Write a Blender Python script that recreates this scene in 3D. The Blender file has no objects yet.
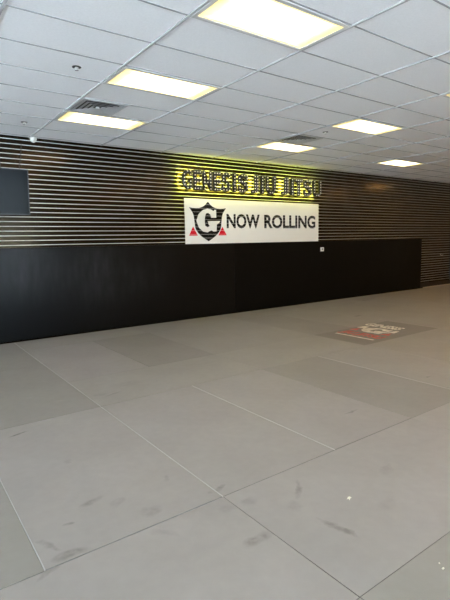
import bpy, bmesh, math, random
from mathutils import Vector, Matrix
random.seed(7)
S = bpy.context.scene
C = S.collection
PI = math.pi

# ------------------------------------------------------------------ constants
CAM_H = 1.585          # eye height
CEIL = 3.345           # ceiling height
YW = 8.25              # face of the slatted wall
YP = 8.20              # front of the black wall pads
PITCH = 0.0775         # slat pitch
Z0 = 1.587             # one groove height (just above the pads)

# ------------------------------------------------------------------ helpers
def box(bm, x0, x1, y0, y1, z0, z1, mi=0):
    v = [bm.verts.new((x, y, z)) for z in (z0, z1) for y in (y0, y1) for x in (x0, x1)]
    fs = []
    for q in ((0,2,3,1),(4,5,7,6),(0,1,5,4),(2,6,7,3),(0,4,6,2),(1,3,7,5)):
        f = bm.faces.new([v[i] for i in q]); f.material_index = mi; fs.append(f)
    return fs

def quad(bm, pts, mi=0):
    f = bm.faces.new([bm.verts.new(p) for p in pts]); f.material_index = mi
    return f

def cyl(bm, p0, p1, r0, r1=None, seg=16, caps=True, mi=0):
    r1 = r0 if r1 is None else r1
    p0, p1 = Vector(p0), Vector(p1)
    d = (p1 - p0).normalized()
    a = d.orthogonal().normalized(); b = d.cross(a)
    R = []
    for p, r in ((p0, r0), (p1, r1)):
        R.append([bm.verts.new(p + (a*math.cos(2*PI*i/seg) + b*math.sin(2*PI*i/seg))*r) for i in range(seg)])
    for i in range(seg):
        f = bm.faces.new((R[0][i], R[0][(i+1)%seg], R[1][(i+1)%seg], R[1][i])); f.smooth = True; f.material_index = mi
    if caps:
        for ring in (list(reversed(R[0])), R[1]):
            f = bm.faces.new(ring); f.material_index = mi

def tube(bm, pts, r, seg=8):
    pts = [Vector(p) for p in pts]
    rings = []
    for i, p in enumerate(pts):
        d = (pts[min(i+1, len(pts)-1)] - pts[max(i-1, 0)]).normalized()
        a = d.cross(Vector((0.3, 1, 0.1))).normalized(); b = d.cross(a)
        rings.append([bm.verts.new(p + (a*math.cos(2*PI*k/seg) + b*math.sin(2*PI*k/seg))*r) for k in range(seg)])
    for A, B in zip(rings, rings[1:]):
        for k in range(seg):
            f = bm.faces.new((A[k], A[(k+1)%seg], B[(k+1)%seg], B[k])); f.smooth = True
    bm.faces.new(rings[0][::-1]); bm.faces.new(rings[-1])

def lathe(bm, prof, c, seg=24):
    # prof: (radius, z)
    rings = []
    for r, z in prof:
        rings.append([bm.verts.new((c[0]+r*math.cos(2*PI*k/seg), c[1]+r*math.sin(2*PI*k/seg), c[2]+z)) for k in range(seg)])
    for A, B in zip(rings, rings[1:]):
        for k in range(seg):
            f = bm.faces.new((A[k], A[(k+1)%seg], B[(k+1)%seg], B[k])); f.smooth = True
    bm.faces.new(rings[0][::-1]); bm.faces.new(rings[-1])

def bevel(bm, w, seg=2):
    bmesh.ops.bevel(bm, geom=list(bm.edges), offset=w, segments=seg, affect='EDGES', profile=0.6)

def obj(name, bm, mats, parent=None, recalc=True):
    if recalc: bmesh.ops.recalc_face_normals(bm, faces=bm.faces[:])
    me = bpy.data.meshes.new(name); bm.to_mesh(me); bm.free()
    for m in (mats if isinstance(mats, (list, tuple)) else [mats]): me.materials.append(m)
    o = bpy.data.objects.new(name, me); C.objects.link(o)
    if parent: o.parent = parent
    return o

def thing(name, label, cat, loc=(0,0,0), group=None):
    o = bpy.data.objects.new(name, None); C.objects.link(o)
    o.location = loc; o['label'] = label; o['category'] = cat
    o.empty_display_size = 0.1
    if group: o['group'] = group
    return o

def tag(o, label, cat, group=None):
    o['label'] = label; o['category'] = cat
    if group: o['group'] = group
    return o

def struct(name, bm, mats, label=None):
    o = obj(name, bm, mats); o['kind'] = 'structure'
    if label: o['label'] = label
    return o

# ------------------------------------------------------------------ materials
def mat(name, col, rough=0.5, metal=0.0, spec=0.5, tint=None, noise=None, bump=None, emit=None, strength=0.0):
    m = bpy.data.materials.new(name); m.use_nodes = True
    nt = m.node_tree; b = nt.nodes['Principled BSDF']
    b.inputs['Base Color'].default_value = (*col, 1)
    b.inputs['Roughness'].default_value = rough
    b.inputs['Metallic'].default_value = metal
    b.inputs['Specular IOR Level'].default_value = spec
    if tint: b.inputs['Specular Tint'].default_value = (*tint, 1)
    if emit:
        b.inputs['Emission Color'].default_value = (*emit, 1)
        b.inputs['Emission Strength'].default_value = strength
    tc = nt.nodes.new('ShaderNodeTexCoord')
    if noise:   # (scale, amount)
        n = nt.nodes.new('ShaderNodeTexNoise'); n.inputs['Scale'].default_value = noise[0]; n.inputs['Detail'].default_value = 6
        nt.links.new(tc.outputs['Object'], n.inputs['Vector'])
        r = nt.nodes.new('ShaderNodeMapRange'); r.inputs[1].default_value = 0.3; r.inputs[2].default_value = 0.7
        r.inputs[3].default_value = 1-noise[1]; r.inputs[4].default_value = 1+noise[1]
        nt.links.new(n.outputs['Fac'], r.inputs[0])
        mx = nt.nodes.new('ShaderNodeVectorMath'); mx.operation = 'SCALE'
        mx.inputs[0].default_value = col
        nt.links.new(r.outputs[0], mx.inputs['Scale'])
        nt.links.new(mx.outputs[0], b.inputs['Base Color'])
    if bump:    # (scale, strength, distance)
        n = nt.nodes.new('ShaderNodeTexNoise'); n.inputs['Scale'].default_value = bump[0]; n.inputs['Detail'].default_value = 4
        nt.links.new(tc.outputs['Object'], n.inputs['Vector'])
        bp = nt.nodes.new('ShaderNodeBump'); bp.inputs['Strength'].default_value = bump[1]; bp.inputs['Distance'].default_value = bump[2]
        nt.links.new(n.outputs['Fac'], bp.inputs['Height']); nt.links.new(bp.outputs[0], b.inputs['Normal'])
    return m

M = {}
M['slat'] = mat('black_laminate', (0.0055, 0.0047, 0.0040), 0.19, spec=0.30, tint=(1.0, 0.74, 0.42), noise=(2.0, 0.25))
M['alu'] = mat('aluminium_insert', (0.88, 0.90, 0.93), 0.40, metal=1.0)
def pad_mat(name, wear_sheen, rough, spec, patch):
    # black vinyl; scrape streaks and rubbed patches, sheen painted in as paler colour
    m = mat(name, (0.003, 0.003, 0.003), rough, spec=spec)
    nt = m.node_tree; b = nt.nodes['Principled BSDF']; L = nt.links.new
    tc = nt.nodes.new('ShaderNodeTexCoord')
    def nz(scl, vec_scale, lo, hi):
        mp = nt.nodes.new('ShaderNodeMapping'); mp.inputs['Scale'].default_value = vec_scale; L(tc.outputs['Object'], mp.inputs['Vector'])
        n = nt.nodes.new('ShaderNodeTexNoise'); n.inputs['Scale'].default_value = scl; n.inputs['Detail'].default_value = 5; L(mp.outputs[0], n.inputs['Vector'])
        r = nt.nodes.new('ShaderNodeMapRange'); r.inputs[1].default_value = lo; r.inputs[2].default_value = hi; L(n.outputs['Fac'], r.inputs[0]); return r.outputs[0]
    a = nz(0.9, (1, 1, 1), 0.35, 0.72); c = nz(1.0, (9, 1, 1.8), 0.25, 0.75)
    mu = nt.nodes.new('ShaderNodeMath'); mu.operation = 'MULTIPLY'; L(a, mu.inputs[0]); L(c, mu.inputs[1])
    # paler patch: rubbed vinyl and painted sheen together
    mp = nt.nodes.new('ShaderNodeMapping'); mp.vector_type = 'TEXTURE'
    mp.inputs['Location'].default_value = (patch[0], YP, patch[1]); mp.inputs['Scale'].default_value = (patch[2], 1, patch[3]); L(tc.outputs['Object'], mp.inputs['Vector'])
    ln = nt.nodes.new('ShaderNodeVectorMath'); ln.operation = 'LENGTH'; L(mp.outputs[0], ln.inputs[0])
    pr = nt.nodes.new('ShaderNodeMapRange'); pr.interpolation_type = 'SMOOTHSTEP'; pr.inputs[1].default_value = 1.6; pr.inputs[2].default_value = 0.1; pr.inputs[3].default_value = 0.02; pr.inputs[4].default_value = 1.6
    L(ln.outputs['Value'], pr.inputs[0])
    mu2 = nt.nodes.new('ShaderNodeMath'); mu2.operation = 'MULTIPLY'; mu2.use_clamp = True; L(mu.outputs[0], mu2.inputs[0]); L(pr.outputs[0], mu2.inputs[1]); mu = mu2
    mx = nt.nodes.new('ShaderNodeMix'); mx.data_type = 'RGBA'; mx.inputs[6].default_value = (0.0028, 0.0028, 0.0028, 1); mx.inputs[7].default_value = (wear_sheen*0.96, wear_sheen, wear_sheen*1.04, 1)
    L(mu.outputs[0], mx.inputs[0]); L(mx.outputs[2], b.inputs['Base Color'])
    bp = nt.nodes.new('ShaderNodeBump'); bp.inputs['Strength'].default_value = 0.25; bp.inputs['Distance'].default_value = 0.02
    h = nz(2.2, (1, 1, 1), 0.0, 1.0); L(h, bp.inputs['Height']); L(bp.outputs[0], b.inputs['Normal'])
    return m
M['pad'] = pad_mat('black_vinyl_pad_rubbed_sheen', 0.036, 0.30, 0.19, (2.75, 1.10, 1.5, 0.55))
M['pad2'] = pad_mat('black_vinyl_pad', 0.006, 0.40, 0.12, (12.6, 0.9, 1.2, 0.6))
M['bluepad'] = mat('blue_grey_vinyl', (0.10, 0.13, 0.14), 0.45)
M['base'] = mat('dark_brown_baseboard', (0.020, 0.012, 0.008), 0.5)
M['paletrim'] = mat('pale_trim_strip', (0.45, 0.40, 0.32), 0.5)
M['tile'] = mat('ceiling_tile_white', (0.86, 0.865, 0.87), 0.9, noise=(60, 0.03), bump=(180, 0.25, 0.004))
M['grid'] = mat('painted_grid_bar', (0.46, 0.465, 0.475), 0.6)
M['tee_shadow'] = mat('cross_tee_shadow_gap', (0.29, 0.295, 0.30), 0.7)  # shadow gap at the tile edges painted into the tees as darker grey
M['frame'] = mat('white_light_frame', (0.62, 0.62, 0.60), 0.5)
M['wallpaint'] = mat('wall_paint_white', (0.62, 0.61, 0.58), 0.8)
M['warmpaint'] = mat('wall_paint_tan', (0.55, 0.40, 0.25), 0.8)
M['concrete'] = mat('floor_concrete', (0.16, 0.155, 0.15), 0.8, noise=(3, 0.2))
M['paving'] = mat('outdoor_paving', (0.52, 0.56, 0.61), 0.9, noise=(2, 0.2))
M['winframe'] = mat('window_frame_dark', (0.05, 0.05, 0.055), 0.4, metal=0.6)
M['tvbody'] = mat('television_plastic', (0.012, 0.013, 0.014), 0.35)
M['tvscreen'] = mat('television_screen', (0.004, 0.005, 0.006), 0.16, spec=0.07, tint=(0.9, 0.97, 1.0))
M['black'] = mat('black_plastic', (0.01, 0.01, 0.01), 0.5)
M['whiteplastic'] = mat('white_plastic', (0.8, 0.8, 0.78), 0.4)
M['lens'] = mat('camera_lens', (0.01, 0.01, 0.012), 0.1)
M['ventmetal'] = mat('vent_metal', (0.62, 0.63, 0.64), 0.4, metal=0.3)
M['ventdark'] = mat('vent_inside', (0.02, 0.02, 0.022), 0.8)
M['chrome'] = mat('sprinkler_metal', (0.32, 0.32, 0.33), 0.3, metal=0.9)
M['darkgap'] = mat('sprinkler_gap', (0.015, 0.015, 0.015), 0.7)
M['banner'] = mat('banner_white_vinyl', (0.90, 0.875, 0.81), 0.5)
M['ink'] = mat('print_black', (0.005, 0.005, 0.005), 0.5, spec=0.15)
M['red'] = mat('print_red', (0.78, 0.008, 0.022), 0.5, spec=0.2)
M['printwhite'] = mat('print_white', (0.86, 0.84, 0.78), 0.5)
M['signface'] = mat('sign_letter_black', (0.012, 0.011, 0.010), 0.3)
M['halo'] = mat('sign_halo_light', (0.0, 0.0, 0.0), 0.6, emit=(0.86, 0.86, 0.10), strength=34)
M['bulb'] = mat('sign_bulb_light', (0.5, 0.5, 0.45), 0.4, emit=(1.0, 0.88, 0.70), strength=0.9)
M['matprint_white'] = mat('mat_print_white', (0.66, 0.62, 0.54), 0.55, noise=(9, 0.25))
M['matprint_red'] = mat('mat_print_red', (0.50, 0.10, 0.07), 0.55, noise=(9, 0.25))
M['scrap'] = mat('scrap_white', (0.80, 0.77, 0.66), 0.7)
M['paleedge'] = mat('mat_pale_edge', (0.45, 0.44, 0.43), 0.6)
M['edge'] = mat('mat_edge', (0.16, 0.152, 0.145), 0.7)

def glass():
    m = bpy.data.materials.new('window_glass'); m.use_nodes = True
    nt = m.node_tree; nt.nodes.clear()
    o = nt.nodes.new('ShaderNodeOutputMaterial'); mx = nt.nodes.new('ShaderNodeMixShader')
    t = nt.nodes.new('ShaderNodeBsdfTransparent'); g = nt.nodes.new('ShaderNodeBsdfGlossy')
    g.inputs['Roughness'].default_value = 0.02; t.inputs[0].default_value = (0.95, 0.97, 0.97, 1)
    mx.inputs[0].default_value = 0.06
    nt.links.new(t.outputs[0], mx.inputs[1]); nt.links.new(g.outputs[0], mx.inputs[2]); nt.links.new(mx.outputs[0], o.inputs[0])
    return m
M['glass'] = glass()

def diffuser_mat(name='light_diffuser', glow=(1.0, 0.80, 0.50), mid=(0.17, 0.137, 0.055)):
    # prismatic acrylic lens: bright warm white, yellowed towards its rim
    m = bpy.data.materials.new(name); m.use_nodes = True
    nt = m.node_tree; b = nt.nodes['Principled BSDF']
    L = nt.links.new
    tc = nt.nodes.new('ShaderNodeTexCoord'); sp = nt.nodes.new('ShaderNodeSeparateXYZ'); L(tc.outputs['Object'], sp.inputs[0])
    def edge(sock, half):
        a = nt.nodes.new('ShaderNodeMath'); a.operation = 'ABSOLUTE'; L(sock, a.inputs[0])
        s = nt.nodes.new('ShaderNodeMath'); s.operation = 'SUBTRACT'; s.inputs[0].default_value = half; L(a.outputs[0], s.inputs[1])
        return s.outputs[0]
    mn = nt.nodes.new('ShaderNodeMath'); mn.operation = 'MINIMUM'
    ex = nt.nodes.new('ShaderNodeMath'); ex.operation = 'MULTIPLY'; ex.inputs[1].default_value = 0.30
    L(edge(sp.outputs[0], 0.562), ex.inputs[0])
    L(ex.outputs[0], mn.inputs[0]); L(edge(sp.outputs[1], 0.257), mn.inputs[1])
    mr = nt.nodes.new('ShaderNodeMapRange'); mr.inputs[1].default_value = 0.0; mr.inputs[2].default_value = 0.06
    L(mn.outputs[0], mr.inputs[0])
    cr = nt.nodes.new('ShaderNodeValToRGB'); L(mr.outputs[0], cr.inputs[0])
    cr.color_ramp.elements[0].color = (0.10, 0.078, 0.016, 1); cr.color_ramp.elements[1].color = (*glow, 1)
    e = cr.color_ramp.elements.new(0.45); e.color = (*mid, 1)
    L(cr.outputs[0], b.inputs['Emission Color']); b.inputs['Emission Strength'].default_value = LIGHT
    if name != 'light_diffuser': b.inputs['Emission Strength'].default_value = LIGHT*1.45
    b.inputs['Base Color'].default_value = (0.6, 0.6, 0.55, 1)
    return m
LIGHT = 8.5
M['diffuser'] = diffuser_mat()
M['diffuser_warm'] = diffuser_mat('warm_light_diffuser', (1.0, 0.58, 0.20), (0.16, 0.105, 0.03))   # extra warmth and strength added to tint the floor at right

def mat_vinyl(name, col, scuffs=()):
    """floor mat vinyl; scuffs: (x, y, rx, ry, angle, strength) in the mat's own metres from its centre"""
    m = bpy.data.materials.new(name); m.use_nodes = True
    nt = m.node_tree; b = nt.nodes['Principled BSDF']; L = nt.links.new
    b.inputs['Roughness'].default_value = 0.48; b.inputs['Specular IOR Level'].default_value = 0.45
    tc = nt.nodes.new('ShaderNodeTexCoord')
    def noise(scale, detail, lo, hi, a, c):
        n = nt.nodes.new('ShaderNodeTexNoise'); n.inputs['Scale'].default_value = scale; n.inputs['Detail'].default_value = detail
        L(tc.outputs['Object'], n.inputs['Vector'])
        r = nt.nodes.new('ShaderNodeMapRange'); r.inputs[1].default_value = lo; r.inputs[2].default_value = hi
        r.inputs[3].default_value = a; r.inputs[4].default_value = c
        L(n.outputs['Fac'], r.inputs[0]); return n, r.outputs[0]
    n1, f1 = noise(1.6, 5, 0.3, 0.7, 0.94, 1.06)
    n2, f2 = noise(14, 4, 0.3, 0.7, 0.97, 1.03)
    mu = nt.nodes.new('ShaderNodeMath'); mu.operation = 'MULTIPLY'; L(f1, mu.inputs[0]); L(f2, mu.inputs[1])
    fac = mu.outputs[0]
    if scuffs:
        nd = nt.nodes.new('ShaderNodeTexNoise'); nd.inputs['Scale'].default_value = 9; nd.inputs['Detail'].default_value = 3
        L(tc.outputs['Object'], nd.inputs['Vector'])
        ds = nt.nodes.new('ShaderNodeVectorMath'); ds.operation = 'SUBTRACT'; ds.inputs[1].default_value = (0.5, 0.5, 0.5); L(nd.outputs['Color'], ds.inputs[0])
        sc = nt.nodes.new('ShaderNodeVectorMath'); sc.operation = 'SCALE'; sc.inputs['Scale'].default_value = 0.09; L(ds.outputs[0], sc.inputs[0])
        ad = nt.nodes.new('ShaderNodeVectorMath'); ad.operation = 'ADD'; L(tc.outputs['Object'], ad.inputs[0]); L(sc.outputs[0], ad.inputs[1])
        sx = nt.nodes.new('ShaderNodeSeparateXYZ'); L(ad.outputs[0], sx.inputs[0])
        cx = nt.nodes.new('ShaderNodeCombineXYZ'); L(sx.outputs[0], cx.inputs[0]); L(sx.outputs[1], cx.inputs[1])
        nb = nt.nodes.new('ShaderNodeTexNoise'); nb.inputs['Scale'].default_value = 22; nb.inputs['Detail'].default_value = 3
        L(tc.outputs['Object'], nb.inputs['Vector'])
        rb = nt.nodes.new('ShaderNodeMapRange'); rb.inputs[1].default_value = 0.3; rb.inputs[2].default_value = 0.6; rb.inputs[3].default_value = 0.35
        L(nb.outputs['Fac'], rb.inputs[0])
        for (x, y, rx, ry, ang, st) in scuffs:
            mp = nt.nodes.new('ShaderNodeMapping'); mp.vector_type = 'TEXTURE'
            mp.inputs['Location'].default_value = (x, y, 0); mp.inputs['Rotation'].default_value = (0, 0, ang); mp.inputs['Scale'].default_value = (rx, ry, 1)
            L(cx.outputs[0], mp.inputs['Vector'])
            ln = nt.nodes.new('ShaderNodeVectorMath'); ln.operation = 'LENGTH'; L(mp.outputs[0], ln.inputs[0])
            mr = nt.nodes.new('ShaderNodeMapRange'); mr.inputs[1].default_value = 1.15; mr.inputs[2].default_value = 0.45
            mr.inputs[3].default_value = 0; mr.inputs[4].default_value = st*0.8
            L(ln.outputs['Value'], mr.inputs[0])
            k = nt.nodes.new('ShaderNodeMath'); k.operation = 'MULTIPLY'; L(mr.outputs[0], k.inputs[0]); L(rb.outputs[0], k.inputs[1])
            o = nt.nodes.new('ShaderNodeMath'); o.operation = 'SUBTRACT'; o.inputs[0].default_value = 1; L(k.outputs[0], o.inputs[1])
            p = nt.nodes.new('ShaderNodeMath'); p.operation = 'MULTIPLY'; L(fac, p.inputs[0]); L(o.outputs[0], p.inputs[1])
            fac = p.outputs[0]
    v = nt.nodes.new('ShaderNodeVectorMath'); v.operation = 'SCALE'; v.inputs[0].default_value = col; L(fac, v.inputs['Scale'])
    L(v.outputs[0], b.inputs['Base Color'])
    bp = nt.nodes.new('ShaderNodeBump'); bp.inputs['Strength'].default_value = 0.12; bp.inputs['Distance'].default_value = 0.003
    n3 = nt.nodes.new('ShaderNodeTexNoise'); n3.inputs['Scale'].default_value = 120; L(tc.outputs['Object'], n3.inputs['Vector'])
    L(n3.outputs['Fac'], bp.inputs['Height']); L(bp.outputs[0], b.inputs['Normal'])
    return m

# ------------------------------------------------------------------ room shell
XL, XR, YF = -5.0, 18.5, -3.6
MAT_H = 0.03
bm = bmesh.new(); box(bm, XL, XR, YF, YW+0.2, -0.15, -MAT_H); struct('floor', bm, M['concrete'])
bm = bmesh.new(); box(bm, XL, XR, YF, YW+0.2, CEIL, CEIL+0.12); struct('ceiling', bm, M['tile'])

# ceiling grid: main runners along Y, cross tees along X
GX = [0.86 + 1.22*k for k in range(-4, 15)]
GY = [3.27 + 0.61*k for k in range(-11, 9)]
bm = bmesh.new()
for x in GX: box(bm, x-0.012, x+0.012, YF, YW, CEIL-0.011, CEIL+0.001)
for y in GY: box(bm, XL, XR, y-0.0065, y+0.0065, CEIL-0.005, CEIL+0.001, 1)
struct('trim_1', bm, [M['grid'], M['tee_shadow']], 'grey metal grid of the suspended ceiling')

# slatted wall: laminate bands with aluminium-lined grooves between them
bm = bmesh.new()
zs = [Z0 + PITCH*k for k in range(-20, 23)]
GH = 0.0062
edges = [-0.03] + [e for z in zs for e in (z-GH, z+GH)] + [CEIL]
for i in range(0, len(edges)-1, 2):
    z0, z1 = edges[i], edges[i+1]
    quad(bm, [(XL, YW, z0), (XR, YW, z0), (XR, YW, z1), (XL, YW, z1)])
    if i+2 < len(edges):
        a = z1; c = edges[i+2]
        # insert: a shallow rounded aluminium lip that stands just proud of the laminate
        n = 8
        pr = [(YW - 0.005*math.sin(PI*k/n), a + (c-a)*(0.5-0.5*math.cos(PI*k/n))) for k in range(n+1)]
        rows = [[bm.verts.new((x, y, z)) for (y, z) in pr] for x in (XL, XR)]
        for k in range(n):
            f = bm.faces.new((rows[0][k], rows[1][k], rows[1][k+1], rows[0][k+1])); f.material_index = 1; f.smooth = True
# body of the wall behind the bands
box(bm, XL, XR, YW+0.02, YW+0.2, -0.03, CEIL)
wb = struct('wall_back', bm, [M['slat'], M['alu']], 'black slatted wall with bright metal groove lines')

FILL_WIN = [(0.3, 2.8), (2.9, 5.4), (5.5, 8.0)]  # unseen windows, added to bring daylight onto the left floor and ceiling
bm = bmesh.new()
box(bm, XL-0.15, XL, YF-0.15, YW+0.2, -0.15, 0.25); box(bm, XL-0.15, XL, YF-0.15, YW+0.2, 2.75, CEIL)
ys = [YF-0.15] + [v for w in FILL_WIN for v in w] + [YW+0.2]
for i in range(0, len(ys), 2): box(bm, XL-0.15, XL, ys[i], ys[i+1], 0.25, 2.75)
struct('wall_left', bm, M['wallpaint'])
for i, (a, c) in enumerate(FILL_WIN):
    bm = bmesh.new(); t = 0.05
    box(bm, XL-0.10, XL-0.04, a, c, 0.25, 0.25+t); box(bm, XL-0.10, XL-0.04, a, c, 2.75-t, 2.75)
    box(bm, XL-0.10, XL-0.04, a, a+t, 0.25+t, 2.75-t); box(bm, XL-0.10, XL-0.04, c-t, c, 0.25+t, 2.75-t)
    w = struct('window_%d' % (i+4), bm, M['winframe'])
    bm = bmesh.new(); box(bm, XL-0.075, XL-0.065, a+t, c-t, 0.25+t, 2.75-t)
    obj('pane', bm, M['glass'], w)
bm = bmesh.new(); box(bm, XR, XR+0.15, YF, YW+0.2, -0.03, CEIL); struct('wall_right', bm, M['warmpaint'])
# street wall behind the camera with a row of shop windows
WIN = [(-2.2, 0.1), (0.2, 2.5), (2.6, 4.9)]
WZ0, WZ1 = 0.25, 2.75
bm = bmesh.new()
box(bm, XL, XR, YF-0.15, YF, -0.03, WZ0); box(bm, XL, XR, YF-0.15, YF, WZ1, CEIL)
xs = [XL] + [v for w in WIN for v in w] + [XR]
for i in range(0, len(xs), 2): box(bm, xs[i], xs[i+1], YF-0.15, YF, WZ0, WZ1)
struct('wall_front', bm, M['wallpaint'])
for i, (a, c) in enumerate(WIN):
    bm = bmesh.new(); t = 0.05
    box(bm, a, c, YF-0.10, YF-0.04, WZ0, WZ0+t); box(bm, a, c, YF-0.10, YF-0.04, WZ1-t, WZ1)
    box(bm, a, a+t, YF-0.10, YF-0.04, WZ0+t, WZ1-t); box(bm, c-t, c, YF-0.10, YF-0.04, WZ0+t, WZ1-t)
    w = struct('window_%d' % (i+1), bm, M['winframe'])
    bm = bmesh.new(); box(bm, a+t, c-t, YF-0.075, YF-0.065, WZ0+t, WZ1-t)
    obj('pane', bm, M['glass'], w)
bm = bmesh.new(); box(bm, -60, 60, -60, YF-0.15, -0.2, -0.08); box(bm, -60, XL-0.15, YF-0.15, 60, -0.2, -0.08); struct('ground', bm, M['paving'])

# dark baseboard right of the pads and the pale strip on the floor in front of it
bm = bmesh.new(); box(bm, 13.70, XR, YW-0.02, YW, 0.0, 0.135); struct('baseboard_back', bm, M['base'])
bm = bmesh.new(); box(bm, 13.78, XR, 8.10, 8.18, -MAT_H, 0.012); struct('trim_2', bm, M['paletrim'], 'pale strip on the floor along the dark baseboard')

# ------------------------------------------------------------------ ceiling lights (2 x 4 ft troffers)
def troffer(name, label, x, y, lens='diffuser'):
    t = thing(name, label, 'ceiling light', (x, y, CEIL), 'lit ceiling panels')
    bm = bmesh.new()
    X, Y, w = 0.598, 0.293, 0.036
    for a in ((-X, X, -Y, -Y+w), (-X, X, Y-w, Y), (-X, -X+w, -Y+w, Y-w), (X-w, X, -Y+w, Y-w)):
        box(bm, a[0], a[1], a[2], a[3], -0.014, 0.001)
    obj('light_frame', bm, M['frame'], t)
    bm = bmesh.new(); box(bm, -X+w, X-w, -Y+w, Y-w, -0.009, -0.002)
    obj('diffuser', bm, M[lens], t)
    return t
LX = [-1.58+3.66*k for k in range(5)]
LY = [-2.83+1.83*k for k in range(6)]
LAB = {(1, 3): 'large lit ceiling panel at the top edge, nearest of the left row',
       (1, 4): 'lit rectangular ceiling panel second nearest, one row before the big square vent',
       (1, 5): 'lit ceiling panel right behind the big square vent on the left',
       (2, 3): 'lit ceiling panel cut off by the right edge of the photo',
       (2, 4): 'lit diamond looking ceiling panel second nearest in the right row',
       (2, 5): 'lit ceiling panel behind the smaller vent, above the lit letter sign',
       (3, 5): 'farthest small lit ceiling panel, near the back wall on the right'}
for i, x in enumerate(LX):
    for j, y in enumerate(LY):
        lab = LAB.get((i, j))
        if lab is None:
            lab = 'lit ceiling panel over the part of the room outside the photo'
        troffer('ceiling_light', lab, x+0.61, y+0.305, 'diffuser_warm' if (i >= 2 and j <= 3) or i == 4 else 'diffuser')

# ------------------------------------------------------------------ air vents
def vent(label, x, y):
    t = thing('ceiling_vent', label, 'air vent', (x, y, CEIL), 'square ceiling vents')
    bm = bmesh.new(); box(bm, -0.28, 0.28, -0.28, 0.28, -0.004, 0.001); obj('duct_opening', bm, M['ventdark'], t)
    bm = bmesh.new(); h, w = 0.298, 0.03
    for a in ((-h, h, -h, -h+w), (-h, h, h-w, h), (-h, -h+w, -h+w, h-w), (h-w, h, -h+w, h-w)):
        box(bm, a[0], a[1], a[2], a[3], -0.013, 0.0)
    obj('vent_frame', bm, M['ventmetal'], t)
    for k in range(4):
        r1 = 0.262 - 0.058*k; r0 = r1 - 0.045
        bm = bmesh.new()
        A = [(-r1, -r1), (r1, -r1), (r1, r1), (-r1, r1)]; B = [(-r0, -r0), (r0, -r0), (r0, r0), (-r0, r0)]
        for dz in (0.0, 0.003):
            vo = [bm.verts.new((p[0], p[1], -0.015+dz)) for p in A]; vi = [bm.verts.new((p[0], p[1], -0.006+dz)) for p in B]
            for q in range(4): bm.faces.new((vo[q], vo[(q+1)%4], vi[(q+1)%4], vi[q]))
        obj('louver', bm, M['ventmetal'], t)
    bm = bmesh.new(); box(bm, -0.022, 0.022, -0.022, 0.022, -0.022, -0.005); obj('louver', bm, M['ventmetal'], t)
vent('big square metal ceiling vent with nested louvers on the left', 2.08+0.305, 5.71+0.305)
vent('smaller looking square ceiling vent above the lit letter sign', 5.74+0.305, 5.71+0.305)

# ------------------------------------------------------------------ sprinkler heads
def sprinkler(label, x, y):
    t = thing('ceiling_sprinkler', label, 'sprinkler', (x, y, CEIL), 'ceiling sprinkler heads')
    bm = bmesh.new(); lathe(bm, [(0.044, 0.0), (0.045, -0.004), (0.038, -0.006), (0.020, -0.006)], (0, 0, 0)); obj('escutcheon', bm, M['darkgap'], t)
    bm = bmesh.new(); lathe(bm, [(0.018, -0.006), (0.018, -0.012), (0.010, -0.016)], (0, 0, 0), 12)
    for s in (-1, 1): tube(bm, [(0.016*s, 0, -0.012), (0.020*s, 0, -0.020), (0.006*s, 0, -0.032)], 0.004)
    obj('sprinkler_body', bm, M['whiteplastic'], t)
    bm = bmesh.new(); lathe(bm, [(0.006, -0.030), (0.018, -0.032), (0.018, -0.034), (0.004, -0.036)], (0, 0, 0), 16); obj('deflector', bm, M['chrome'], t)
sprinkler('sprinkler head on the nearest ceiling tiles at upper left', 1.71, 4.80)
sprinkler('sprinkler head on the ceiling near the back wall at far left', 1.78, 7.28)
sprinkler('sprinkler head left of the lit panel in the right row', 6.04, 5.40)
sprinkler('tiny sprinkler head on the ceiling just above the letter sign', 5.47, 7.37)

# ------------------------------------------------------------------ security camera at the top of the wall
t = thing('security_camera', 'small white security camera where the slatted wall meets the ceiling', 'camera', (2.12, YW, CEIL-0.014))
bm = bmesh.new(); box(bm, -0.035, 0.035, -0.012, 0, -0.045, 0.02); bevel(bm, 0.004); obj('mount_plate', bm, M['whiteplastic'], t)
bm = bmesh.new(); cyl(bm, (0, -0.008, -0.01), (0.0, -0.06, -0.015), 0.012); obj('arm', bm, M['whiteplastic'], t)
bm = bmesh.new(); lathe(bm, [(0.014, 0.030), (0.042, 0.026), (0.054, 0.008), (0.052, -0.016), (0.036, -0.045), (0.014, -0.058)], (0.0, -0.080, -0.02), 20); obj('camera_housing', bm, M['whiteplastic'], t)
bm = bmesh.new(); cyl(bm, (-0.012, -0.105, -0.034), (-0.016, -0.122, -0.044), 0.014); obj('camera_lens', bm, M['lens'], t)

# ------------------------------------------------------------------ television
tv = thing('television', 'black flat screen television hung on the slatted wall at far left', 'television', (1.31, 7.90, 2.415))
TW, TH = 0.622, 0.355
bm = bmesh.new()
b_ = 0.014
for a in ((-TW, TW, TH-b_, TH), (-TW, TW, -TH, -TH+b_+0.006), (-TW, -TW+b_, -TH+b_+0.006, TH-b_), (TW-b_, TW, -TH+b_+0.006, TH-b_)):
    box(bm, a[0], a[1], -0.006, 0.012, a[2], a[3])
bez = obj('bezel', bm, M['tvbody'], tv)
bm = bmesh.new(); box(bm, -TW+b_, TW-b_, 0.0, 0.010, -TH+b_+0.006, TH-b_); scr = obj('screen', bm, M['tvscreen'], tv)
bm = bmesh.new(); box(bm, -TW+0.004, TW-0.004, 0.012, 0.05, -TH+0.004, TH-0.004); bevel(bm, 0.006); bk = obj('back_cover', bm, M['tvbody'], tv)
for o in (bez, scr, bk): o.rotation_euler = (math.radians(5), 0, 0)
bm = bmesh.new()
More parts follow.
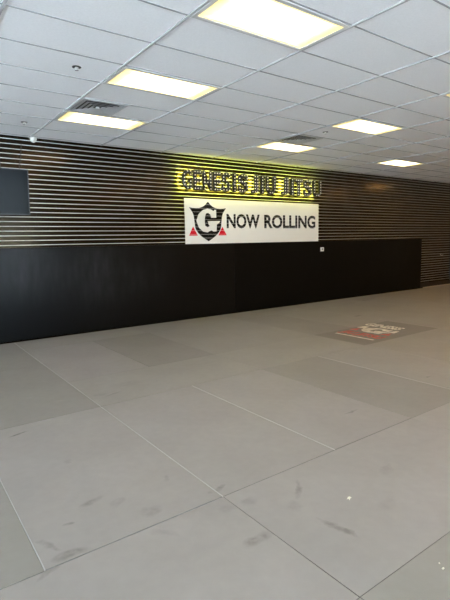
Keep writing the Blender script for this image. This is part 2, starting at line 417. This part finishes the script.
box(bm, -0.20, 0.20, 0.325, 0.35, -0.16, 0.16); box(bm, -0.04, 0.04, 0.05, 0.33, -0.035, 0.035); box(bm, -0.16, 0.16, 0.045, 0.065, -0.10, 0.10)
obj('wall_bracket', bm, M['black'], tv)
bm = bmesh.new(); tube(bm, [(0.63, 0.33, 0.80), (0.61, 0.325, 0.62), (0.56, 0.25, 0.45), (0.52, 0.10, 0.33), (0.50, 0.035, 0.20)], 0.006); obj('power_cord', bm, M['black'], tv)
bm = bmesh.new(); tube(bm, [(0.29, 0.33, 0.62), (0.29, 0.32, 0.50), (0.27, 0.2, 0.40), (0.26, 0.04, 0.25)], 0.006); obj('power_cord', bm, M['black'], tv)

# ------------------------------------------------------------------ wall pads
def pad(label, x0, x1, z0, z1, m, group='pads along the foot of the wall'):
    bm = bmesh.new(); box(bm, x0, x1, YP, YW-0.005, z0, z1); bevel(bm, 0.010, 2)
    for f in bm.faces: f.smooth = False
    o = obj('wall_pad', bm, m); tag(o, label, 'wall pad', group); return o
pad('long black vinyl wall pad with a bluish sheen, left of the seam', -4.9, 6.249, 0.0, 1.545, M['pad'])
pad('long black vinyl wall pad below the outlet, right of the seam', 6.257, 13.68, 0.0, 1.545, M['pad2'])
pad('grey blue wall pad just showing at the right edge', 15.50, 17.4, 0.14, 1.46, M['bluepad'])

# ------------------------------------------------------------------ outlet on the pad, hook on the slats
t = thing('wall_outlet', 'small white outlet plate on the black pad below the banner corner', 'outlet', (9.08, YP, 1.335))
bm = bmesh.new(); box(bm, -0.062, 0.062, -0.010, 0, -0.050, 0.050); bevel(bm, 0.003); obj('cover_plate', bm, M['whiteplastic'], t)
bm = bmesh.new(); box(bm, -0.022, 0.022, -0.013, -0.009, -0.012, 0.022); obj('socket', bm, M['black'], t)
t = thing('slat_hook', 'tiny white hook on the slats right of the black pads', 'hook', (14.89, YW, 1.005))
bm = bmesh.new(); box(bm, -0.02, 0.02, -0.012, -0.003, -0.02, 0.05); obj('hook_plate', bm, M['whiteplastic'], t)
bm = bmesh.new(); tube(bm, [(0, -0.01, -0.005), (0, -0.05, -0.02), (0, -0.075, -0.015), (0, -0.085, 0.015)], 0.010); obj('hook_prong', bm, M['whiteplastic'], t)

# ------------------------------------------------------------------ banner
BX0, BX1, BZ0, BZ1 = 5.010, 8.985, 1.532, 2.478
def clip_bands(bm, keep_gap=0.0020):
    """cut a flat mesh in the wall plane (x, z) at every groove and remove the groove strips"""
    for z in zs:
        for e in (z-keep_gap, z+keep_gap):
            bmesh.ops.bisect_plane(bm, geom=bm.verts[:]+bm.edges[:]+bm.faces[:], plane_co=(0, 0, e), plane_no=(0, 0, 1), dist=1e-6)
    dead = [f for f in bm.faces if any(abs(f.calc_center_median().z - z) < keep_gap for z in zs)]
    bmesh.ops.delete(bm, geom=dead, context='FACES')
def thicken(bm, y_front, y_back):
    r = bmesh.ops.extrude_face_region(bm, geom=bm.faces[:])
    vs = {e for e in r['geom'] if isinstance(e, bmesh.types.BMVert)}
    for v in bm.verts: v.co.y = y_back if v in vs else y_front

t = thing('wall_banner', 'wide white banner with shield emblem reading NOW ROLLING on the slats', 'banner', ((BX0+BX1)/2, YW, (BZ0+BZ1)/2))
org = Vector(t.location)
def shift(bm):
    for v in bm.verts: v.co -= org
# sheet: follows the slats and dips a little into each groove
prof = [BZ0]
gz = [z for z in zs if BZ0+0.01 < z < BZ1-0.01]
bm = bmesh.new()
pr = [(YW-0.010, BZ0)]
for z in gz: pr += [(YW-0.010, z-0.0024), (YW-0.0052, z-0.0013), (YW-0.0052, z+0.0013), (YW-0.010, z+0.0024)]
pr.append((YW-0.010, BZ1))
front = [[bm.verts.new((x, y, z)) for y, z in pr] for x in (BX0, BX1)]
back = [[bm.verts.new((x, y+0.0012, z)) for y, z in pr] for x in (BX0, BX1)]
for k in range(len(pr)-1):
    bm.faces.new((front[0][k], front[1][k], front[1][k+1], front[0][k+1]))
    bm.faces.new((back[0][k+1], back[1][k+1], back[1][k], back[0][k]))
    for s in (0, 1): bm.faces.new((front[s][k], back[s][k], back[s][k+1], front[s][k+1]))
for k in (0, -1): bm.faces.new((front[0][k], front[1][k], back[1][k], back[0][k]))
shift(bm); obj('banner_sheet', bm, M['banner'], t)

def poly_part(name, loops, m, yf, yb, parent):
    bm = bmesh.new()
    for lp in loops:
        f = bm.faces.new([bm.verts.new((x, 0, z)) for x, z in lp])
    bm.normal_update(); bmesh.ops.triangulate(bm, faces=bm.faces[:])
    clip_bands(bm); thicken(bm, yf, yb); shift(bm)
    return obj(name, bm, m, parent)

def smooth_loop(pts, n=6, closed=True, sharp=()):
    """Catmull-Rom through pts; indices in sharp stay corners"""
    out = []; N = len(pts)
    for i in range(N):
        p1, p2 = Vector(pts[i]), Vector(pts[(i+1)%N])
        p0 = p1*2-p2 if i in sharp else Vector(pts[i-1])
        p3 = p2*2-p1 if (i+1)%N in sharp else Vector(pts[(i+2)%N])
        for k in range(n):
            u = k/n
            out.append(0.5*((2*p1)+(p2-p0)*u+(2*p0-5*p1+4*p2-p3)*u*u+(3*p1-p0-3*p2+p3)*u**3))
    return [(p[0], p[1]) for p in out]

SH_HALF = [(0.0, 2.425), (0.115, 2.325), (0.285, 2.280), (0.470, 2.300), (0.375, 2.165), (0.345, 2.01), (0.315, 1.850), (0.195, 1.715), (0.0, 1.595)]
SCX = 5.590
sh = [(SCX+x, z) for x, z in SH_HALF] + [(SCX-x, z) for x, z in SH_HALF[-2:0:-1]]
nsh = len(sh)
shield = poly_part('shield_emblem', [smooth_loop(sh, 6, sharp=(0, 3, 8, nsh-3))], M['ink'], YW-0.0135, YW-0.0105, t)
G = [[5.796, 2.261], [5.798, 2.091], [5.664, 2.09], [5.646, 2.156], [5.583, 2.191], [5.529, 2.174], [5.505, 2.092], [5.498, 1.995], [5.51, 1.922], [5.565, 1.89], [5.625, 1.918], [5.596, 1.947], [5.575, 2.023], [5.907, 2.027], [5.877, 1.99], [5.808, 1.945], [5.798, 1.802], [5.713, 1.799], [5.663, 1.829], [5.562, 1.78], [5.453, 1.8], [5.348, 1.881], [5.289, 2.025], [5.347, 2.162], [5.457, 2.249], [5.576, 2.28], [5.675, 2.261], [5.725, 2.23], [5.75, 2.259]]
poly_part('shield_letter', [G], M['printwhite'], YW-0.0165, YW-0.0136, shield)
for lp in ([(5.205, 1.905), (5.318, 1.718), (5.105, 1.718)], [(5.955, 1.905), (6.070, 1.718), (5.848, 1.718)]):
    poly_part('red_triangle', [lp], M['red'], YW-0.0135, YW-0.0105, t)

def glyph_mesh(ch, weight=0.0):
    """flat bmesh in x, y of one piece of text from Blender's built in font"""
    cu = bpy.data.curves.new('tmp_text', 'FONT'); cu.body = ch; cu.size = 1; cu.fill_mode = 'FRONT'; cu.offset = weight; cu.resolution_u = 4
    o = bpy.data.objects.new('tmp_text', cu); C.objects.link(o)
    dg = bpy.context.evaluated_depsgraph_get(); dg.update()
    me = bpy.data.meshes.new_from_object(o.evaluated_get(dg))
    bm = bmesh.new(); bm.from_mesh(me)
    bpy.data.objects.remove(o); bpy.data.curves.remove(cu); bpy.data.meshes.remove(me)
    bmesh.ops.remove_doubles(bm, verts=bm.verts[:], dist=1e-5)
    return bm
def fit(bm, x0, x1, z0, z1):
    xa = min(v.co.x for v in bm.verts); xb = max(v.co.x for v in bm.verts)
    ya = min(v.co.y for v in bm.verts); yb = max(v.co.y for v in bm.verts)
    for v in bm.verts:
        v.co = Vector((x0+(v.co.x-xa)/(xb-xa)*(x1-x0), 0, z0+(v.co.y-ya)/(yb-ya)*(z1-z0)))
for word, xa, xb in (('NOW', 6.075, 7.02), ('ROLLING', 7.16, 8.865)):
    bm = glyph_mesh(word, 0.03); fit(bm, xa, xb, 1.868, 2.182)
    clip_bands(bm); thicken(bm, YW-0.0135, YW-0.0105); shift(bm)
    obj('banner_word', bm, M['ink'], t)

# ------------------------------------------------------------------ lit letter sign
def xs_at(px):  # letter edges measured along the wall
    tab = [(183, 4.94), (193, 5.18), (203.5, 5.43), (212, 5.65), (222, 5.91), (228, 6.06), (233, 6.20), (249, 6.64), (251, 6.70), (262, 7.02), (265, 7.11), (276, 7.45), (280, 7.58), (291, 7.93), (298, 8.16), (305, 8.40), (313, 8.68), (322, 9.01)]
    for (a, xa), (c, xc) in zip(tab, tab[1:]):
        if a <= px <= c: return (xa+(xc-xa)*(px-a)/(c-a))*8.095/8.15
sign = thing('letter_sign', 'backlit black letters with small white bulbs glowing yellow green above the banner', 'sign', (6.97, YW, 2.85))
so = Vector(sign.location)
LET = [('G', 183, 192.2), ('E', 193.8, 201.8), ('N', 203.4, 212), ('E', 213.6, 221), ('S', 222, 231), ('I', 233.2, 236.4), ('S', 238.4, 248.5),
       ('J', 251.5, 259), ('I', 261, 264.4), ('U', 266.5, 276), ('J', 281.5, 289), ('I', 291, 294), ('T', 295.2, 303.2), ('S', 304.2, 312), ('U', 313.4, 321.5)]
for ch, pa, pb in LET:
    x0, x1 = xs_at(pa), xs_at(pb)
    z0, z1 = 2.636, 3.033
    flat = glyph_mesh(ch, 0.035); fit(flat, x0, x1, z0, z1)
    inside = flat.copy()
    thin = glyph_mesh(ch, 0.005); fit(thin, x0+0.010, x1-0.010, z0+0.010, z1-0.010)
    yf, yb = YW-0.160, YW-0.105
    thicken(flat, yf, yb)
    for v in flat.verts: v.co -= so
    L_ = obj('letter', flat, M['signface'], sign)
    # light strip along the back of the letter
    bk = thin; thicken(bk, yb+0.001, yb+0.006)
    for v in bk.verts: v.co -= so
    obj('back_light', bk, M['halo'], L_)
    # small bulbs on the face
    tri = inside.copy(); bmesh.ops.triangulate(tri, faces=tri.faces[:])
    T = [[(v.co.x, v.co.z) for v in f.verts] for f in tri.faces]
    def hit(p):
        for a, b, c in T:
            d1 = (p[0]-b[0])*(a[1]-b[1])-(a[0]-b[0])*(p[1]-b[1]); d2 = (p[0]-c[0])*(b[1]-c[1])-(b[0]-c[0])*(p[1]-c[1]); d3 = (p[0]-a[0])*(c[1]-a[1])-(c[0]-a[0])*(p[1]-a[1])
            if not ((d1 < 0 or d2 < 0 or d3 < 0) and (d1 > 0 or d2 > 0 or d3 > 0)): return True
        return False
    bb = bmesh.new(); nx = max(1, int(round((x1-x0)/0.07))); nz = 6
    for i in range(nx):
        for k in range(nz):
            p = (x0+(x1-x0)*(i+0.5)/nx, z0+(z1-z0)*(k+0.5)/nz)
            if hit(p):
                r = 0.0115
                lathe(bb, [(r, 0.0), (r*0.8, 0.006), (r*0.3, 0.010)], (0, 0, 0), 8)
                for v in bb.verts[-24:] if False else list(bb.verts)[-24:]:
                    c = v.co.copy(); v.co = Vector((p[0]+c.x, yf-c.z, p[1]+c.y)) - so
    if len(bb.verts):
        o = obj('bulbs', bb, M['bulb'], L_); o['kind'] = 'stuff'
    else: bb.free()
    tri.free(); inside.free()

# ------------------------------------------------------------------ floor mats
TONE = {'light': (0.285, 0.266, 0.254), 'mid': (0.272, 0.257, 0.237), 'dark': (0.243, 0.230, 0.211), 'deep': (0.182, 0.170, 0.148)}
VINYL = {k: mat_vinyl('vinyl_mat_'+k, v) for k, v in TONE.items()}
def floor_mat(x0, x1, y0, y1, tone, label, pale='', scuffs=(), h=None):
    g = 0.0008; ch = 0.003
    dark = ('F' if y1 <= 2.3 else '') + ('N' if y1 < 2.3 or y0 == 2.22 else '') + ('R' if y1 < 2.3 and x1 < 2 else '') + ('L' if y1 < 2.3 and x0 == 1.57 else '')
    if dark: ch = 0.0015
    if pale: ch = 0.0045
    cx, cy = (x0+x1)/2, (y0+y1)/2
    hx, hy = (x1-x0)/2-g, (y1-y0)/2-g
    H = random.choice((0.0, 0.001, -0.001)) if h is None else h
    bm = bmesh.new()
    def ring(dx, dy, z): return [bm.verts.new(p) for p in ((-dx, -dy, z), (dx, -dy, z), (dx, dy, z), (-dx, dy, z))]
    r0, r1, r2 = ring(hx, hy, -MAT_H), ring(hx, hy, H-ch), ring(hx-ch, hy-ch, H)
    bm.faces.new(r0[::-1]); bm.faces.new(r2)
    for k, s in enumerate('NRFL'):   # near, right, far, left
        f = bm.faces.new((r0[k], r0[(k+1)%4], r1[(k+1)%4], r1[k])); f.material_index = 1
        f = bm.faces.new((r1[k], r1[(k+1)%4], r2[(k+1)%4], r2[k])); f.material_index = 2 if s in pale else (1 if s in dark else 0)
    m = VINYL[tone]
    if scuffs:
        m = mat_vinyl('vinyl_mat_scuffed', TONE[tone], [(a-cx, b-cy, c, d, e, s) for a, b, c, d, e, s in scuffs])
    o = obj('floor_mat', bm, [m, M['edge'], M['paleedge']])
    o.location = (cx, cy, 0)
    tag(o, label, 'mat', 'grey floor mats'); return o

X = [-0.55, 0.49, 1.57, 2.62, 3.64, 4.66, 5.68, 6.70, 7.72, 8.74, 9.76, 10.78, 11.80, 12.82, 13.84, 14.86, 15.88, 16.90, 17.92]
Y0, Y1, Y2, Y3, Y4, Y5, Y6 = 0.14, 1.18, 2.22, 4.27, 5.29, 7.34, 8.09
A = math.radians
# nearest rows
floor_mat(1.57, 3.64, Y0, Y1, 'dark', 'darker grey mat in the bottom right corner with two white specks')
floor_mat(-0.55, 1.57, Y0, Y1, 'mid', 'grey mat outside the photo below its bottom edge')
floor_mat(3.64, 5.70, Y0, Y1, 'mid', 'grey mat outside the photo beyond the bottom right corner')
floor_mat(-0.55, 1.57, Y1, Y2, 'light', 'light grey mat along the bottom edge, left of centre, reaching the bottom left corner',
          scuffs=[(0.50, 2.20, 0.07, 0.022, A(29), .40), (1.47, 1.77, 0.10, 0.04, A(1), .42), (1.10, 2.12, 0.09, 0.03, A(-50), .15), (1.52, 2.10, 0.06, 0.03, A(10), .2)])
floor_mat(1.57, 3.64, Y1, Y2, 'light', 'light grey mat at lower right with a white scrap lying on it', pale='',
          scuffs=[(2.00, 2.00, 0.12, 0.020, A(47), .42), (1.89, 1.57, 0.125, 0.022, A(-78), .50), (2.66, 1.80, 0.09, 0.04, A(20), .18), (1.66, 2.08, 0.06, 0.04, A(20), .25), (1.85, 1.86, 0.06, 0.05, A(60), .16), (2.30, 1.55, 0.08, 0.05, A(0), .12)])
floor_mat(3.64, 5.70, Y1, Y2, 'light', 'light grey mat at the right edge, in line with the mat holding the white scrap')
# second row: upright two metre mats
floor_mat(-1.6, X[0], Y2, Y3, 'mid', 'grey mat outside the photo left of the dark corner mat')
floor_mat(X[0], X[1], Y2, Y3, 'dark', 'dark grey mat wedge at the left edge near the bottom left corner', pale='')
floor_mat(X[1], X[2], Y2, Y3, 'light', 'big light grey mat at left centre with several dark smudges', pale='L',
          scuffs=[(0.89, 2.67, 0.085, 0.035, A(21), .40), (1.14, 2.35, 0.065, 0.06, A(0), .30), (0.70, 2.53, 0.030, 0.022, A(0), .42), (0.56, 2.40, 0.085, 0.022, A(-68), .40), (0.63, 2.26, 0.09, 0.035, A(-6), .48),
                  (0.78, 4.07, 0.08, 0.016, A(15), .9), (1.02, 2.56, 0.06, 0.03, A(30), .20), (1.54, 2.32, 0.02, 0.02, 0, .2), (0.95, 3.30, 0.03, 0.03, 0, .18), (1.40, 2.64, 0.06, 0.02, A(60), .22)])
floor_mat(X[2], X[3], Y2, Y3, 'light', 'light grey mat in the middle, right of the big smudged mat', pale='L',
          scuffs=[(1.615, 2.31, 0.06, 0.022, A(32), .45)])
floor_mat(X[3], X[4], Y2, Y3, 'light', 'light grey mat right of centre with a short dark scratch', pale='LF',
          scuffs=[(3.34, 2.65, 0.09, 0.014, A(1), .50)])
floor_mat(X[4], X[5], Y2, Y3, 'dark', 'darker brown grey mat at right, in front of the printed mat')
floor_mat(X[5], X[6], Y2, Y3, 'mid', 'grey mat at the right edge with two tiny dark marks', pale='L', scuffs=[(4.90, 2.80, 0.04, 0.014, A(0), .6), (4.70, 2.44, 0.09, 0.012, A(-20), .45)])
floor_mat(X[6], X[7], Y2, Y3, 'mid', 'grey mat at the right edge, just in front of the printed mat')
floor_mat(X[7], X[9], Y2, Y3, 'mid', 'grey mat outside the photo past the right edge')
# left columns towards the wall
floor_mat(X[0], X[1], Y3, 6.31, 'mid', 'grey mat outside the photo at the far left')
floor_mat(X[1], X[2], Y3, 6.31, 'dark', 'dull blue grey mat at the left edge, beyond the big light mat', scuffs=[(1.1, 5.0, 0.05, 0.02, A(30), -.12), (1.3, 4.7, 0.06, 0.02, A(-20), -.12)])
floor_mat(X[1], X[2], 6.31, Y6, 'dark', 'dull grey mat at the left edge, touching the foot of the black pad')
# third row: mats lying crosswise
R3 = [(X[2], X[4], 'mid', 'crosswise grey mat with small scratches, left of centre, second row from the wall', 'LF'),
      (X[4], X[6], 'mid', 'crosswise grey mat in the centre, left of the printed mat', ''),
      (X[6], X[8], 'deep', 'dark mat printed with faded white and red lettering', ''),
      (X[8], X[10], 'mid', 'crosswise grey mat right of the printed mat', ''),
      (X[10], X[12], 'mid', 'crosswise grey mat at the right edge, level with the printed mat', '')]
for x0, x1, tn, lab, pl in R3:
    sc = [(1.83, 4.56, 0.10, 0.012, A(15), .45), (1.72, 4.62, 0.09, 0.03, A(0), .22), (2.1, 4.8, 0.2, 0.1, A(0), .10)] if x0 == X[2] else ()
    m_ = floor_mat(x0, x1, Y3, Y4, tn, lab, pl, sc)
    if tn == 'deep': LOGO = m_
# fourth row: upright mats again
R4T = ['light', 'dark', 'mid', 'mid', 'dark', 'mid', 'mid', 'mid', 'mid', 'mid', 'mid', 'mid']
R4L = ['light grey upright mat near the wall, right of the long pale seam', 'dark grey upright mat near the wall, on the left side', 'grey upright mat right of the dark one near the left wall pad',
       'grey upright mat in front of the seam between the black pads', 'darker upright mat behind the left end of the printed mat', 'grey upright mat behind the middle of the printed mat',
       'grey upright mat behind the right end of the printed mat', 'first upright mat past the printed mat, behind it', 'second upright mat past the printed mat', 'third upright mat past the printed mat', 'fourth upright mat past the printed mat', 'fifth upright mat past the printed mat, at the right edge']
for k in range(12):
    sc = [(7.80, 6.05, 0.16, 0.05, A(10), .45)] if k in (5, 6) else ()
    if k == 0: sc = ()
    floor_mat(X[k+2], X[k+3], Y4, Y5, R4T[k], R4L[k], 'L' if k == 0 else '', sc)
# last row along the pads
R5L = ['grey strip mat at the wall, right of the long pale seam', 'grey strip mat at the wall, left of the pad seam', 'grey strip mat at the wall, under the pad seam', 'grey strip mat at the wall, below the banner lettering',
       'grey strip mat at the wall with a faint dark mark, below the outlet', 'grey strip mat at the wall, below the right half of the right pad', 'grey strip mat at the wall, below the right end of the right pad', 'grey strip mat at the far right, beside the pale floor strip']
for k in range(8):
    x0, x1 = X[2+2*k], X[2+2*k+2]
    sc = [(9.95, 7.5, 0.2, 0.06, A(5), .4)] if k == 4 else ()
    floor_mat(x0, x1, Y5, Y6 if k < 6 else Y6, 'mid', R5L[k], 'L' if k == 0 else '', sc)

# mats past the right edge of the photo, so the floor carries on from a step aside
for x0, x1, y0, y1 in [(X[a], X[a+1], Y2, Y3) for a in range(9, 18)] + [(X[a], X[a+2], Y3, Y4) for a in (12, 14, 16)] + [(X[a], X[a+1], Y4, Y5) for a in (14, 15, 16, 17)] + [(5.70+2.06*k, 7.76+2.06*k, a, c) for k in range(6) for a, c in ((Y0, Y1), (Y1, Y2))]:
    floor_mat(x0, x1, y0, y1, 'mid', 'grey floor mat beyond the right edge of the photo')

# faded print on the dark mat: rows run towards the viewer's right, tops point along +x
def mat_print(name, bm2, m):
    """bm2 flat in (x: reading direction, z: up) -> lies on the mat"""
    r = bm2
    for v in r.verts: v.co = Vector((v.co.z, -v.co.x, 0))
    g = bmesh.ops.extrude_face_region(r, geom=r.faces[:])
    vs = {e for e in g['geom'] if isinstance(e, bmesh.types.BMVert)}
    lx, ly = LOGO.location.x, LOGO.location.y
    for v in r.verts: v.co = Vector((v.co.x-lx, v.co.y-ly, 0.0024 if v in vs else 0.0008))
    return obj(name, r, m, LOGO)
# reading coordinate u = -y ; up coordinate = x
b1 = glyph_mesh('GENESIS', 0.035); fit(b1, -5.34, -4.62, 7.04, 7.30); mat_print('white_lettering', b1, M['matprint_white'])
b2 = glyph_mesh('JIU JITSU', 0.05); fit(b2, -5.20, -4.40, 6.13, 6.42); mat_print('red_lettering', b2, M['matprint_red'])
b3 = bmesh.new(); f = b3.faces.new([b3.verts.new((u, 0, x)) for u, x in ((-5.16, 6.05), (-4.40, 6.05), (-4.40, 6.10), (-5.16, 6.10))]); mat_print('white_underline', b3, M['matprint_white'])
gx = [((x-5.58)/0.56, (z-2.03)/0.5) for x, z in G]
b4 = bmesh.new(); b4.faces.new([b4.verts.new((-4.84+a*0.50, 0, 6.74+c*0.46)) for a, c in gx]); b4.normal_update(); bmesh.ops.triangulate(b4, faces=b4.faces[:]); mat_print('white_emblem', b4, M['matprint_white'])
for tri in ([(-5.24, 6.52), (-5.08, 6.52), (-5.16, 6.72)], [(-4.60, 6.52), (-4.44, 6.52), (-4.52, 6.72)]):
    b5 = bmesh.new(); b5.faces.new([b5.verts.new((u, 0, x)) for u, x in tri]); mat_print('red_triangle', b5, M['matprint_red'])
for k, (ua, ub) in enumerate(((-5.26, -5.10), (-4.62, -4.50))):
    b6 = bmesh.new(); b6.faces.new([b6.verts.new((u, 0, x)) for u, x in ((ua, 6.76), (ub, 6.76), (ub-0.03, 6.96), (ua+0.03, 6.96))]); mat_print('white_wing', b6, M['matprint_white'])

# ------------------------------------------------------------------ scraps on the floor
def scrap(label, x, y, size, seed):
    rnd = random.Random(seed)
    bm = bmesh.new(); n = 5
    g = [[bm.verts.new(((i/(n-1)-.5)*size*1.5, (j/(n-1)-.5)*size*0.8, 0.003+rnd.random()*size*0.45)) for i in range(n)] for j in range(n)]
    for j in range(n-1):
        for i in range(n-1): bm.faces.new((g[j][i], g[j][i+1], g[j+1][i+1], g[j+1][i]))
    thick = bmesh.ops.extrude_face_region(bm, geom=bm.faces[:])
    for e in thick['geom']:
        if isinstance(e, bmesh.types.BMVert): e.co.z -= 0.0012
    o = obj('paper_scrap', bm, M['scrap']); o.location = (x, y, 0); o.rotation_euler = (0, 0, rnd.random()*0.8)
    tag(o, label, 'scrap', 'white scraps on the mats'); return o
scrap('white crumpled scrap lying alone on the light mat at lower right', 2.165, 1.72, 0.022, 1)
scrap('tiny white speck at the bottom right, the upper and fainter one', 2.05, 1.08, 0.007, 2)
scrap('tiny white speck at the bottom right, the lower and brighter one', 2.03, 1.05, 0.010, 3)

# ------------------------------------------------------------------ sky and camera
w = bpy.data.worlds.new('sky'); S.world = w; w.use_nodes = True
nt = w.node_tree; bg = nt.nodes['Background']
bg.inputs['Color'].default_value = (0.58, 0.78, 1.0, 1); bg.inputs['Strength'].default_value = 7.0

sl = bpy.data.lights.new('sun', 'SUN'); sl.energy = 80.0; sl.color = (1.0, 0.98, 0.96); sl.angle = 0.01
su = bpy.data.objects.new('sun', sl); C.objects.link(su)
su.rotation_euler = Vector((-0.40, -0.28, -0.87)).to_track_quat('-Z', 'Y').to_euler()

cam = bpy.data.cameras.new('camera'); co = bpy.data.objects.new('camera', cam); C.objects.link(co)
R = ((0.8072543688555048, 0.08955478154490756, -0.5833698012977225), (-0.5898903059108511, 0.09021851737460077, -0.8024275955593323), (-0.01923046947172547, 0.9918873727521551, 0.12565678978361772))
# camera looks along -z of its own frame; rows above are world axes in camera space
co.matrix_world = Matrix.Translation((0, 0, CAM_H)) @ Matrix(((R[0][0], R[0][1], R[0][2]), (R[1][0], R[1][1], R[1][2]), (R[2][0], R[2][1], R[2][2]))).to_4x4()
cam.sensor_fit = 'HORIZONTAL'; cam.sensor_width = 36; cam.lens = 36*462.502/450
cam.clip_start = 0.05; cam.clip_end = 300
S.camera = co
S.view_settings.view_transform = 'Standard'; S.view_settings.look = 'None'
S.view_settings.exposure = 0.13; S.view_settings.gamma = 1.0; S.view_settings.use_curve_mapping = False
S.cycles.use_denoising = True
S.cycles.max_bounces = 8; S.cycles.diffuse_bounces = 5; S.cycles.glossy_bounces = 4
